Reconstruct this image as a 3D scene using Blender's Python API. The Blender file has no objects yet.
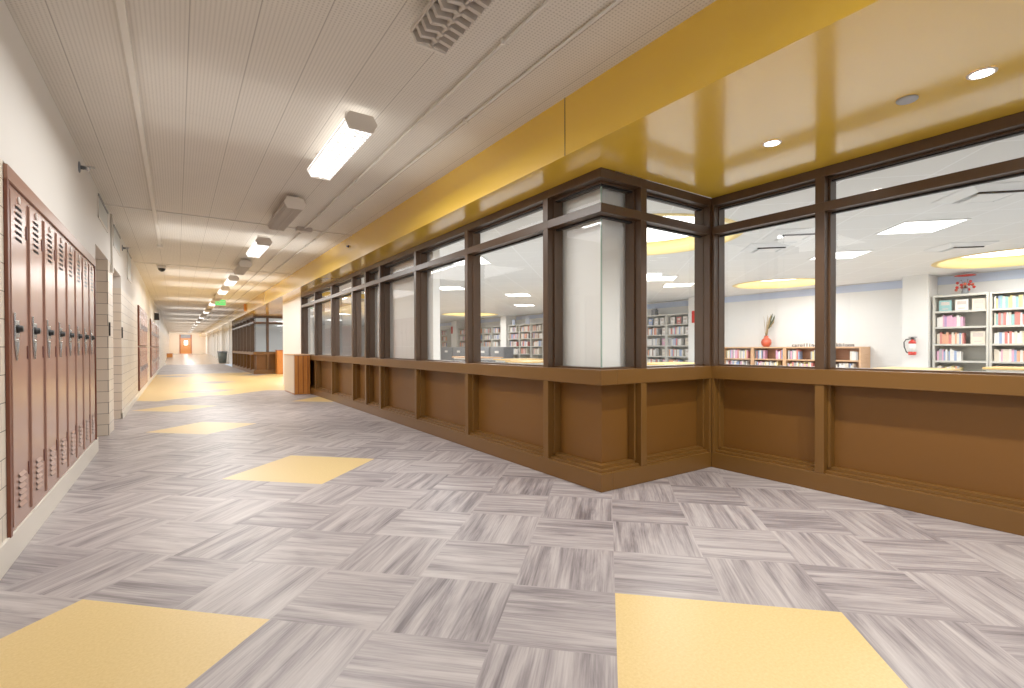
import bpy, bmesh, math, random
from mathutils import Vector, Matrix
from mathutils.geometry import tessellate_polygon
random.seed(7)
SC = bpy.context.scene
COL = SC.collection
W = {}                      # world origin of every thing (so parts can be written in world metres)
PI = math.pi
ORD = ['first', 'second', 'third', 'fourth', 'fifth', 'sixth', 'seventh', 'eighth', 'ninth', 'tenth', 'eleventh', 'twelfth',
       'thirteenth', 'fourteenth', 'fifteenth', 'sixteenth', 'seventeenth', 'eighteenth', 'nineteenth', 'twentieth',
       'twenty-first', 'twenty-second', 'twenty-third', 'twenty-fourth', 'twenty-fifth', 'twenty-sixth', 'twenty-seventh',
       'twenty-eighth', 'twenty-ninth', 'thirtieth']

# ------------------------------------------------------------------ materials
def lin(c):
    return tuple(((v/255)/12.92 if v/255 <= .04045 else ((v/255+.055)/1.055)**2.4) for v in c) + (1,)

def nodes_of(name):
    m = bpy.data.materials.new(name); m.use_nodes = True
    nt = m.node_tree
    return m, nt, nt.nodes['Principled BSDF']

def N(nt, t, **kw):
    n = nt.nodes.new(t)
    for k, v in kw.items():
        if k == 'inp':
            for a, b in v.items(): n.inputs[a].default_value = b
        else: setattr(n, k, v)
    return n

def M(nt, op, a, b=None, c=None):
    n = nt.nodes.new('ShaderNodeMath'); n.operation = op
    for i, v in enumerate((a, b, c)):
        if v is None: continue
        if isinstance(v, (int, float)): n.inputs[i].default_value = v
        else: nt.links.new(v, n.inputs[i])
    return n.outputs[0]

def mixc(nt, fac, a, b):
    n = nt.nodes.new('ShaderNodeMix'); n.data_type = 'RGBA'
    for sock, v in ((n.inputs['Factor'], fac), (n.inputs['A'], a), (n.inputs['B'], b)):
        if isinstance(v, (int, float, tuple)): sock.default_value = v
        else: nt.links.new(v, sock)
    return n.outputs['Result']

def paint(name, rgb, rough=.5, var=.06, scale=3.0, metal=0.0, spec=.5, bump=0.0, bscale=60, coat=0.0):
    m, nt, b = nodes_of(name)
    tc = N(nt, 'ShaderNodeTexCoord')
    nz = N(nt, 'ShaderNodeTexNoise', inp={'Scale': scale, 'Detail': 4.0})
    nt.links.new(tc.outputs['Object'], nz.inputs['Vector'])
    c = lin(rgb)
    lo = tuple(v*(1-var) for v in c[:3]) + (1,); hi = tuple(min(1, v*(1+var)) for v in c[:3]) + (1,)
    nt.links.new(mixc(nt, nz.outputs['Fac'], lo, hi), b.inputs['Base Color'])
    b.inputs['Roughness'].default_value = rough; b.inputs['Metallic'].default_value = metal
    b.inputs['Specular IOR Level'].default_value = spec; b.inputs['Coat Weight'].default_value = coat; b.inputs['Coat Roughness'].default_value = .1
    if bump:
        n2 = N(nt, 'ShaderNodeTexNoise', inp={'Scale': bscale, 'Detail': 2.0})
        nt.links.new(tc.outputs['Object'], n2.inputs['Vector'])
        bp = N(nt, 'ShaderNodeBump', inp={'Strength': bump, 'Distance': .002})
        nt.links.new(n2.outputs['Fac'], bp.inputs['Height']); nt.links.new(bp.outputs['Normal'], b.inputs['Normal'])
    return m

def glow(name, rgb, strength, base=(255, 255, 255)):
    m = paint(name, base, .5, .02)
    b = m.node_tree.nodes['Principled BSDF']
    b.inputs['Emission Color'].default_value = lin(rgb); b.inputs['Emission Strength'].default_value = strength
    return m

def wood(name, a, c, rough=.4, sx=(2, 2, 14)):
    m, nt, b = nodes_of(name)
    tc = N(nt, 'ShaderNodeTexCoord'); mp = N(nt, 'ShaderNodeMapping'); mp.inputs['Scale'].default_value = sx
    nz = N(nt, 'ShaderNodeTexNoise', inp={'Scale': 2.5, 'Detail': 5.0, 'Distortion': .6})
    nt.links.new(tc.outputs['Object'], mp.inputs['Vector']); nt.links.new(mp.outputs['Vector'], nz.inputs['Vector'])
    nt.links.new(mixc(nt, nz.outputs['Fac'], lin(a), lin(c)), b.inputs['Base Color'])
    b.inputs['Roughness'].default_value = rough
    return m

def glass_mat():
    m, nt, b = nodes_of('clear_glass')
    nt.nodes.remove(b); out = nt.nodes['Material Output']
    tr = N(nt, 'ShaderNodeBsdfTransparent', inp={'Color': (.97, .985, .98, 1)})
    gl = N(nt, 'ShaderNodeBsdfGlossy', inp={'Roughness': .01, 'Color': (1, 1, 1, 1)})
    ge = N(nt, 'ShaderNodeNewGeometry'); dt = N(nt, 'ShaderNodeVectorMath'); dt.operation = 'DOT_PRODUCT'
    nt.links.new(ge.outputs['Incoming'], dt.inputs[0]); nt.links.new(ge.outputs['Normal'], dt.inputs[1])
    c1 = M(nt, 'SUBTRACT', 1.0, M(nt, 'ABSOLUTE', dt.outputs['Value']))
    fr = M(nt, 'ADD', .05, M(nt, 'MULTIPLY', M(nt, 'POWER', c1, 5.0), .8))
    mx = N(nt, 'ShaderNodeMixShader')
    nt.links.new(fr, mx.inputs[0]); nt.links.new(tr.outputs[0], mx.inputs[1]); nt.links.new(gl.outputs[0], mx.inputs[2])
    nt.links.new(mx.outputs[0], out.inputs['Surface'])
    return m

def block_mat():
    # glazed structural tile, dark thin joints
    m, nt, b = nodes_of('glazed_block')
    tc = N(nt, 'ShaderNodeTexCoord'); sp = N(nt, 'ShaderNodeSeparateXYZ'); nt.links.new(tc.outputs['Object'], sp.inputs[0])
    cb = N(nt, 'ShaderNodeCombineXYZ')
    nt.links.new(M(nt, 'ADD', sp.outputs['X'], sp.outputs['Y']), cb.inputs['X']); nt.links.new(sp.outputs['Z'], cb.inputs['Y'])
    br = N(nt, 'ShaderNodeTexBrick', inp={'Scale': 1.0, 'Mortar Size': .0026, 'Mortar Smooth': .1, 'Brick Width': .305, 'Row Height': .141,
           'Color1': lin((232, 222, 206)), 'Color2': lin((226, 214, 196)), 'Mortar': lin((112, 98, 84))})
    br.offset = .5
    nt.links.new(cb.outputs[0], br.inputs['Vector'])
    nt.links.new(br.outputs['Color'], b.inputs['Base Color'])
    b.inputs['Roughness'].default_value = .35
    return m

def ceil_mat():
    # perforated acoustic tile, 305 mm, with joints and fine rows of holes
    m, nt, b = nodes_of('perforated_ceiling')
    tc = N(nt, 'ShaderNodeTexCoord'); sp = N(nt, 'ShaderNodeSeparateXYZ'); nt.links.new(tc.outputs['Object'], sp.inputs[0])
    x, y = sp.outputs['X'], sp.outputs['Y']
    def joint(v, pitch, off, w):
        f = M(nt, 'FRACT', M(nt, 'DIVIDE', M(nt, 'ADD', v, off), pitch))
        d = M(nt, 'ABSOLUTE', M(nt, 'SUBTRACT', f, .5))
        return M(nt, 'GREATER_THAN', d, .5 - w/pitch/2)
    jx = joint(x, .3065, -.069 + 3.065, .005)
    jy = joint(y, 1.226, 20.0, .003)
    hx = M(nt, 'SINE', M(nt, 'MULTIPLY', x, 2*PI/.0219)); hy = M(nt, 'SINE', M(nt, 'MULTIPLY', y, 2*PI/.0219))
    hole = M(nt, 'GREATER_THAN', M(nt, 'MULTIPLY', M(nt, 'ADD', hx, hy), .5), .45)
    nz = N(nt, 'ShaderNodeTexNoise', inp={'Scale': 1.2, 'Detail': 3.0}); nt.links.new(tc.outputs['Object'], nz.inputs['Vector'])
    base = mixc(nt, nz.outputs['Fac'], lin((214, 207, 196)), lin((228, 222, 212)))
    c = mixc(nt, M(nt, 'MULTIPLY', hole, .34), base, lin((120, 108, 96)))
    c = mixc(nt, M(nt, 'MULTIPLY', jx, .55), c, lin((110, 98, 86)))
    c = mixc(nt, M(nt, 'MULTIPLY', jy, .25), c, lin((110, 98, 86)))
    nt.links.new(c, b.inputs['Base Color']); b.inputs['Roughness'].default_value = .55
    return m

def libceil_mat():
    m, nt, b = nodes_of('library_ceiling_tile')
    tc = N(nt, 'ShaderNodeTexCoord'); mp = N(nt, 'ShaderNodeMapping'); mp.inputs['Rotation'].default_value = (0, 0, PI/4)
    nt.links.new(tc.outputs['Object'], mp.inputs['Vector'])
    br = N(nt, 'ShaderNodeTexBrick', inp={'Scale': 1.0, 'Mortar Size': .011, 'Mortar Smooth': .3, 'Brick Width': .7, 'Row Height': .7,
           'Color1': lin((236, 235, 232)), 'Color2': lin((233, 232, 229)), 'Mortar': lin((246, 246, 245))})
    br.offset = 0
    nt.links.new(mp.outputs[0], br.inputs['Vector']); nt.links.new(br.outputs['Color'], b.inputs['Base Color'])
    b.inputs['Roughness'].default_value = .8
    return m

def floor_grey():
    # streaked sheet tile: UV u runs along the grain, integer tens of UV give each tile its own tone
    m, nt, b = nodes_of('streaked_grey_tile')
    uv = N(nt, 'ShaderNodeUVMap'); uv.uv_map = 'tile'
    mp = N(nt, 'ShaderNodeMapping'); mp.inputs['Scale'].default_value = (1.3, 15, 1)
    nt.links.new(uv.outputs[0], mp.inputs['Vector'])
    n1 = N(nt, 'ShaderNodeTexNoise', inp={'Scale': 1.0, 'Detail': 8.0, 'Roughness': .62, 'Distortion': .5})
    nt.links.new(mp.outputs[0], n1.inputs['Vector'])
    mp2 = N(nt, 'ShaderNodeMapping'); mp2.inputs['Scale'].default_value = (3, 120, 1)
    nt.links.new(uv.outputs[0], mp2.inputs['Vector'])
    n2 = N(nt, 'ShaderNodeTexNoise', inp={'Scale': 1.0, 'Detail': 3.0}); nt.links.new(mp2.outputs[0], n2.inputs['Vector'])
    sc = N(nt, 'ShaderNodeVectorMath'); sc.operation = 'SCALE'; sc.inputs['Scale'].default_value = .1; nt.links.new(uv.outputs[0], sc.inputs[0])
    fl = N(nt, 'ShaderNodeVectorMath'); fl.operation = 'FLOOR'; nt.links.new(sc.outputs[0], fl.inputs[0])
    wn = N(nt, 'ShaderNodeTexWhiteNoise'); wn.noise_dimensions = '2D'; nt.links.new(fl.outputs[0], wn.inputs['Vector'])
    f = M(nt, 'ADD', M(nt, 'MULTIPLY', n1.outputs['Fac'], 1.0), M(nt, 'MULTIPLY', M(nt, 'SUBTRACT', n2.outputs['Fac'], .5), .35))
    f = M(nt, 'ADD', f, M(nt, 'MULTIPLY', M(nt, 'SUBTRACT', wn.outputs['Value'], .5), .10))
    cr = N(nt, 'ShaderNodeValToRGB'); nt.links.new(f, cr.inputs[0])
    e = cr.color_ramp.elements
    e[0].position = .27; e[0].color = lin((106, 99, 102)); e[1].position = .76; e[1].color = lin((200, 194, 192))
    k = e.new(.43); k.color = lin((149, 141, 143)); k = e.new(.56); k.color = lin((176, 168, 168))
    nt.links.new(cr.outputs[0], b.inputs['Base Color'])
    b.inputs['Roughness'].default_value = .40; b.inputs['Specular IOR Level'].default_value = .45
    return m

def floor_yellow():
    m, nt, b = nodes_of('speckled_yellow_tile')
    tc = N(nt, 'ShaderNodeTexCoord')
    n1 = N(nt, 'ShaderNodeTexNoise', inp={'Scale': 90.0, 'Detail': 4.0, 'Roughness': .7}); nt.links.new(tc.outputs['Object'], n1.inputs['Vector'])
    nt.links.new(mixc(nt, n1.outputs['Fac'], lin((206, 172, 104)), lin((240, 214, 154))), b.inputs['Base Color'])
    b.inputs['Roughness'].default_value = .36; b.inputs['Specular IOR Level'].default_value = .4
    return m

MAT = dict(
    brown=paint('brown_enamel', (111, 75, 30), .38, .05, 2, spec=.45),
    panel=paint('brown_panel', (112, 72, 25), .45, .08, 1.5, spec=.4),
    brownshade=paint('shaded_brown_frame', (78, 56, 38), .35, .05, 2, spec=.5),  # same brown paint as the wainscot, darkened where the frames get less light
    shade_strip=paint('black_shade_strip', (22, 18, 16), .6, .1),
    yellow=paint('yellow_gloss_paint', (238, 192, 62), .2, .03, .7, spec=.6, coat=.6),
    plaster=paint('white_plaster', (228, 224, 217), .6, .03, 1.2, bump=.15, bscale=90),
    white=paint('white_paint', (240, 239, 236), .5, .02, 1.0),
    column=paint('bright_white_column', (252, 252, 250), .6, .01),
    libwall=paint('library_white_wall', (236, 236, 235), .6, .02, .6),
    blue=paint('pale_blue_band', (198, 211, 236), .6, .03),
    plinth=paint('cream_plinth', (226, 219, 207), .45, .04, 2),
    block=block_mat(), ceil=ceil_mat(), libceil=libceil_mat(), grey=floor_grey(), yel=floor_yellow(),
    carpet=paint('grey_carpet', (180, 180, 180), .9, .15, 40),
    ramp=paint('beige_ramp_tile', (205, 190, 176), .2, .06, 3),
    locker=paint('locker_red_brown', (164, 124, 107), .26, .05, 2, spec=.5),
    lockertrim=paint('locker_trim_brown', (150, 106, 85), .35, .05, 2, spec=.5),
    lockeredge=paint('locker_dark_edge', (112, 56, 30), .4, .1),
    slot=paint('dark_slot', (30, 18, 16), .7, .1),
    chrome=paint('brushed_chrome', (200, 200, 200), .25, .05, 20, metal=1),
    black=paint('black_plastic', (18, 18, 20), .4, .1),
    hinge=paint('hinge_dark_red', (92, 38, 26), .5, .1),
    plate=paint('pale_number_plate', (208, 196, 188), .4, .06, 20),
    fixture=paint('fixture_cream_enamel', (226, 218, 208), .4, .03),
    unlit=paint('unlit_louver', (196, 186, 176), .45, .04),
    dark=paint('dark_cavity', (60, 52, 46), .7, .1),
    lit=glow('lit_tube', (255, 250, 244), 3.0),
    litl=glow('lit_louver', (255, 250, 244), .2), litside=glow('lit_side_lens', (255, 250, 244), .8),
    troffer=glow('panel_light_and_pane_glow', (255, 252, 248), 3.5),
    down=glow('downlight_lens', (255, 250, 240), 18.0),
    conduit=paint('painted_conduit', (226, 220, 210), .45, .03),
    glass=glass_mat(),
    glassedge=paint('green_glass_edge', (150, 176, 164), .15, .05),
    domeyellow=paint('yellow_tray_paint', (248, 222, 150), .6, .03),
    oak=wood('honey_oak', (190, 112, 40), (226, 148, 66), .35, (14, 14, 2)),
    oakdark=wood('honey_oak_dark', (150, 82, 26), (186, 106, 44), .4, (14, 14, 2)),  # darker oak tone for frames, tops and battens
    cream=paint('cream_laminate', (226, 208, 186), .4, .03),
    beech=wood('pale_beech', (206, 158, 116), (226, 182, 140), .45, (2, 2, 9)),
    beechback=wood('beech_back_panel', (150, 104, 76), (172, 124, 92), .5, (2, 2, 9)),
    shelf=paint('light_grey_steel', (206, 204, 196), .4, .03),
    shelfback=paint('grey_steel_back', (188, 186, 178), .5, .04),
    cabinet=paint('slate_grey_metal', (128, 132, 138), .4, .05),
    tabletop=wood('golden_table_top', (226, 184, 110), (240, 204, 138), .35, (2, 8, 2)),
    red=paint('red_enamel', (206, 40, 30), .3, .05),
    orange=paint('orange_red_glaze', (206, 92, 66), .3, .15, 14),
    straw=paint('dried_straw', (172, 148, 108), .8, .2, 30),
    leaf=paint('dried_green_leaf', (92, 100, 78), .8, .2, 30),
    bin=paint('grey_bin_plastic', (96, 104, 102), .5, .06),
    green=glow('exit_green', (70, 225, 120), .55, (90, 220, 130)),
    speaker=paint('dark_brown_speaker', (66, 42, 28), .5, .1),
    ventpanel=paint('vent_pale_grey', (200, 208, 208), .4, .03),
    sensor=paint('grey_sensor', (176, 178, 180), .4, .05),
    bluegrey=paint('blue_grey_letter', (120, 124, 160), .5, .05),
    pages=paint('book_pages', (232, 226, 212), .8, .05, 60),
)

# ------------------------------------------------------------------ mesh builder
class MB:
    def __init__(s): s.v = []; s.f = []; s.m = []; s.smooth = []
    def add(s, vs, fs, mi=0, sm=False):
        o = len(s.v); s.v += [tuple(v) for v in vs]
        for f in fs: s.f.append(tuple(o+i for i in f)); s.m.append(mi); s.smooth.append(sm)
        return s
    def box(s, x0, x1, y0, y1, z0, z1, mi=0):
        if x0 > x1: x0, x1 = x1, x0
        if y0 > y1: y0, y1 = y1, y0
        if z0 > z1: z0, z1 = z1, z0
        vs = [(x, y, z) for z in (z0, z1) for y in (y0, y1) for x in (x0, x1)]
        return s.add(vs, [(0, 2, 3, 1), (4, 5, 7, 6), (0, 1, 5, 4), (2, 6, 7, 3), (0, 4, 6, 2), (1, 3, 7, 5)], mi)
    def prism(s, poly, axis, a, b, mi=0):
        # poly in the two other axes (in x,y,z order), extruded along axis from a to b
        def P(p, t):
            q = list(p); q.insert(axis, t); return tuple(q)
        n = len(poly)
        vs = [P(p, a) for p in poly] + [P(p, b) for p in poly]
        fs = [tuple(range(n-1, -1, -1)), tuple(range(n, 2*n))] + [(i, (i+1) % n, n+(i+1) % n, n+i) for i in range(n)]
        return s.add(vs, fs, mi)
    def lathe(s, prof, c=(0, 0, 0), axis=2, n=24, mi=0, sm=True):
        vs = []; fs = []
        for (r, h) in prof:
            for k in range(n):
                a = 2*PI*k/n; p = [r*math.cos(a), r*math.sin(a)]; p.insert(axis, h)
                vs.append((p[0]+c[0], p[1]+c[1], p[2]+c[2]))
        for i in range(len(prof)-1):
            for k in range(n):
                fs.append((i*n+k, i*n+(k+1) % n, (i+1)*n+(k+1) % n, (i+1)*n+k))
        fs.append(tuple(range(n-1, -1, -1))); fs.append(tuple((len(prof)-1)*n+k for k in range(n)))
        return s.add(vs, fs, mi, sm)
    def tube(s, pts, r, n=8, mi=0):
        pts = [Vector(p) for p in pts]; vs = []; fs = []
        for i, p in enumerate(pts):
            t = (pts[min(i+1, len(pts)-1)]-pts[max(i-1, 0)]).normalized()
            up = Vector((0, 0, 1)) if abs(t.z) < .9 else Vector((1, 0, 0))
            a = t.cross(up).normalized(); b = t.cross(a)
            rr = r[i] if isinstance(r, (list, tuple)) else r
            for k in range(n):
                an = 2*PI*k/n; vs.append(tuple(p+a*rr*math.cos(an)+b*rr*math.sin(an)))
        for i in range(len(pts)-1):
            for k in range(n): fs.append((i*n+k, i*n+(k+1) % n, (i+1)*n+(k+1) % n, (i+1)*n+k))
        fs.append(tuple(range(n))); fs.append(tuple((len(pts)-1)*n+k for k in range(n-1, -1, -1)))
        return s.add(vs, fs, mi, True)
    def build(s, name, mats, parent=None, bev=0, loc=None):
        me = bpy.data.meshes.new(name)
        org = W.get(parent.name, Vector((0, 0, 0))) if parent else (Vector(loc) if loc else Vector((0, 0, 0)))
        me.from_pydata([tuple(Vector(v)-org) for v in s.v], [], s.f)
        for m in (mats if isinstance(mats, (list, tuple)) else [mats]): me.materials.append(MAT[m] if isinstance(m, str) else m)
        for p, mi, sm in zip(me.polygons, s.m, s.smooth): p.material_index = mi; p.use_smooth = sm
        bm = bmesh.new(); bm.from_mesh(me); bmesh.ops.recalc_face_normals(bm, faces=bm.faces); bm.to_mesh(me); bm.free()
        o = bpy.data.objects.new(name, me); COL.objects.link(o)
        if parent: o.parent = parent; W[o.name] = org
        else: o.location = org; W[o.name] = org
        if bev:
            md = o.modifiers.new('bevel', 'BEVEL'); md.width = bev; md.segments = 2; md.limit_method = 'ANGLE'
        return o

def tag(o, label, cat, group=None):
    o['label'] = label; o['category'] = cat
    if group: o['group'] = group
    return o
def struct(o): o['kind'] = 'structure'; return o
def empty(name, loc):
    o = bpy.data.objects.new(name, None); COL.objects.link(o); o.location = loc; o.empty_display_size = .1
    W[o.name] = Vector(loc); return o
def thing(name, label, cat, loc, group=None): return tag(empty(name, loc), label, cat, group)
def copy_tree(o, loc, label=None, group=None):
    c = o.copy(); COL.objects.link(c); c.location = loc; W[c.name] = Vector(loc)
    if label: c['label'] = label
    if group: c['group'] = group
    for ch in list(o.children):
        d = ch.copy(); COL.objects.link(d); d.parent = c
        for g in list(ch.children):
            e = g.copy(); COL.objects.link(e); e.parent = d
    return c
def text_mesh(name, txt, size, extrude, mat, rot, loc, parent=None, align='CENTER', bold=False):
    cu = bpy.data.curves.new(name, 'FONT'); cu.body = txt; cu.size = size; cu.extrude = extrude; cu.offset = .0015 if bold else 0; cu.align_x = align
    tmp = bpy.data.objects.new('tmp', cu); COL.objects.link(tmp)
    bpy.context.view_layer.update()
    me = bpy.data.meshes.new_from_object(tmp.evaluated_get(bpy.context.evaluated_depsgraph_get()))
    bpy.data.objects.remove(tmp)
    me.materials.clear(); me.materials.append(MAT[mat]); me.name = name
    me.transform(Matrix.Translation(Vector(loc)-(W[parent.name] if parent else Vector(loc))) @ rot.to_4x4())
    o = bpy.data.objects.new(name, me); COL.objects.link(o)
    if parent: o.parent = parent
    else: o.location = loc
    return o

# ------------------------------------------------------------------ dimensions (metres)
XL = -.718; X1 = 2.67; X2 = 4.08; YC = 2.734; ZS = 2.495; XF = 2.305; ZC = 2.91
ZLIB = 2.62; XB = 13.5; YBACK = -3.2; YEND = 72.0; YW1 = 13.82; YOP = 16.46; YB2 = 23.5; YB3 = 33.3

# ------------------------------------------------------------------ floor
T1 = Vector((1.6322, 1.5847)); MOD = .4679; S2 = math.sqrt(.5)
E1 = Vector((S2, S2)); E2 = Vector((-S2, S2))
YEL = [(-2, -2), (-3, 3), (3, 5), (7, 11), (11, 16), (15, 12), (-8, -4)]
def is_yellow(i, j):
    for a, b in YEL:
        if a <= i < a+2 and b <= j < b+2: return True
    c = T1 + E1*MOD*(i+.5) + E2*MOD*(j+.5)
    if c.y > 12.9 + .5*(c.x+.7) and c.y < 25.5:
        for a, b in ((18, 21), (24, 26), (30, 35), (33, 30)):
            if a <= i < a+2 and b <= j < b+2: return False
        return True
    return False
def clip(poly, rect):
    x0, x1, y0, y1 = rect
    for ax, lim, sg in ((0, x0, 1), (0, x1, -1), (1, y0, 1), (1, y1, -1)):
        out = []
        for k in range(len(poly)):
            p, q = poly[k], poly[(k+1) % len(poly)]
            dp, dq = sg*(p[ax]-lim), sg*(q[ax]-lim)
            if dp >= 0: out.append(p)
            if (dp > 0 > dq) or (dp < 0 < dq):
                t = dp/(dp-dq); out.append(tuple(p[n]+(q[n]-p[n])*t for n in range(4)))
        poly = out
        if len(poly) < 3: return []
    return poly
def make_floor():
    rng = random.Random(3)
    vs, fs, uvs, mi = [], [], [], []
    rects = [(-1.6, X1+.03, YBACK, 40.0), (X1+.03, X2+.03, YBACK, YC+.03), (X1+.03, 7.0, YW1+.3, YB2)]
    for i in range(-16, 80):
        for j in range(-16, 80):
            c = T1 + E1*MOD*(i+.5) + E2*MOD*(j+.5)
            if not (-2 < c.x < 7.5 and YBACK-.5 < c.y < 40.5): continue
            ou, ov = 10*rng.randint(0, 60), 10*rng.randint(0, 60)
            cor = []
            for a, b in ((0, 0), (1, 0), (1, 1), (0, 1)):
                p = T1 + E1*MOD*(i+a) + E2*MOD*(j+b)
                u, v = (a*MOD, b*MOD) if (i+j) % 2 == 0 else (b*MOD, a*MOD)
                cor.append((p.x, p.y, ou+1+u, ov+1+v))
            for r in rects:
                q = clip(cor, r)
                if not q: continue
                o = len(vs); vs += [(p[0], p[1], 0) for p in q]; fs.append(tuple(range(o, o+len(q))))
                uvs += [(p[2], p[3]) for p in q]; mi.append(1 if is_yellow(i, j) else 0)
    me = bpy.data.meshes.new('floor'); me.from_pydata(vs, [], fs)
    lay = me.uv_layers.new(name='tile')
    for p in me.polygons:
        for li in p.loop_indices: lay.data[li].uv = uvs[me.loops[li].vertex_index]
    me.materials.append(MAT['grey']); me.materials.append(MAT['yel'])
    for p, k in zip(me.polygons, mi): p.material_index = k
    o = bpy.data.objects.new('floor', me); COL.objects.link(o); struct(o)
make_floor()
struct(MB().add([(-1.6, 40, 0), (3.4, 40, 0), (3.4, 60, .45), (-1.6, 60, .45), (-1.6, YEND, .45), (3.4, YEND, .45)],
                [(0, 1, 2, 3), (3, 2, 5, 4)]).build('floor', 'ramp'))
struct(MB().box(X2+.1, XB+.2, YBACK, YC, -.02, .0).box(X1+.1, XB+.2, YC, YW1+.3, -.02, .0).box(7, XB+.2, YW1+.3, YB2, -.02, 0)
       .box(X1+.1, XB+.2, YB2, 34.5, -.02, 0).build('floor', 'carpet'))

# ------------------------------------------------------------------ corridor shell
def wall_left():
    m = MB(); ZB = 2.072
    for a, b in ((YBACK, 3.545), (6.858, 7.0), (8.2, 8.75), (10.0, YEND)):
        m.box(-1.6, XL, a, b, 0, ZB, 0)
    for a, b in ((8.2, 8.75),): m.box(-1.6, XL, a, b, ZB, 2.256, 0)
    for a, b in ((YBACK, 7.0), (10.0, YEND)): m.box(-1.6, XL, a, b, ZB, 2.256, 1)
    m.box(-1.6, XL, 3.545, 6.858, 0, .15, 0).box(-1.6, -1.25, 3.545, 6.858, .15, ZB, 0)
    m.box(-1.6, XL, YBACK, YEND, 2.256, ZC+.05, 1)
    struct(m.build('wall_left', ['block', 'plaster']))
    b = MB().box(-1.66, -1.601, YBACK, 10.2, 0, 2.3)
    struct(b.build('wall_alcove', 'block'))
wall_left()
for k, (a, b) in enumerate(((7.12, 8.08), (8.9, 9.86))):
    d = struct(empty('door_%d' % (k+2), (-1.58, (a+b)/2, 0)))
    MB().box(-1.60, -1.56, a, b, 0, 2.08).build('door_leaf', 'oak', d)
    MB().lathe([(.012, 0), (.012, .05), (.03, .055), (.03, .075)], (-1.56, b-.08, 1.0), 0, 12).build('door_handle', 'chrome', d)
struct(MB().box(XL-.02, XL+.012, YBACK, 7.0, 0, .155).build('baseboard_left', 'plinth', bev=.004))
struct(MB().box(XL-.02, XL+.012, 10.0, YEND, 0, .1).build('baseboard_left', 'plinth', bev=.004))
struct(MB().box(-1.6, XF, YBACK, YEND, ZC, ZC+.05).build('ceiling', 'ceil'))
m = MB()                                     # fascia and underside of the yellow soffit
for a, b, xr in ((YBACK, YC, X2+.16), (YC, YW1, X1+.16), (YW1, YB2, 4.6), (YB2, YB3, X1+.16), (YB3, YEND, 3.3)):
    m.box(XF, xr, a, b, ZS, ZC+.05)
struct(m.build('ceiling', 'yellow'))
struct(MB().box(XF-.003, XF+.002, 2.722, 2.727, ZS, ZC).build('trim_1', 'dark'))
for k, y in enumerate((7.95, 12.9)):
    struct(MB().box(XL, XF, y, y+.03, ZC-.012, ZC).build('trim_%d' % (k+2), 'conduit'))
struct(MB().box(X1, X1+.3, YW1+.01, YOP, 0, ZS).build('wall_pillar', 'white'))
struct(MB().box(3.1, 3.3, YB3, 45, 0, ZC).box(2.92, 3.3, 45, YEND, 0, ZC).build('wall_right', 'white'))
for k in range(9):                            # white piers standing on the far right wall
    y = 35.2 + k*2.4; x = 3.1 if y < 45 else 2.92
    struct(MB().box(x-.06, x, y, y+.35, 0, ZS).build('trim_%d' % (k+10), 'white'))
struct(MB().box(-1.6, 3.4, YEND, YEND+.1, 0, ZC).build('wall_end', 'cream'))
d = struct(empty('door_1', (.9, YEND-.03, .45)))
MB().box(.4, 1.4, YEND-.06, YEND-.001, .45, 2.3).build('door_leaf', 'oak', d)
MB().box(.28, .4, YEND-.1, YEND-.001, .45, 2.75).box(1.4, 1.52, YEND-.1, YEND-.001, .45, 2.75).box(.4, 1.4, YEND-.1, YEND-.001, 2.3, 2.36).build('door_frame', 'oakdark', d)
MB().box(.75, 1.1, YEND-.08, YEND-.06, 1.5, 2.0).build('door_pane', 'troffer', d)  # pane glows by its own material, no lamp stands behind it
MB().box(.4, 1.4, YEND-.05, YEND-.002, 2.36, 2.75).build('transom_pane', 'cabinet', d)
MB().lathe([(.02, 0), (.02, .06), (.04, .07)], (1.3, YEND-.14, 1.4), 1, 10).build('door_handle', 'chrome', d)

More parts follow.
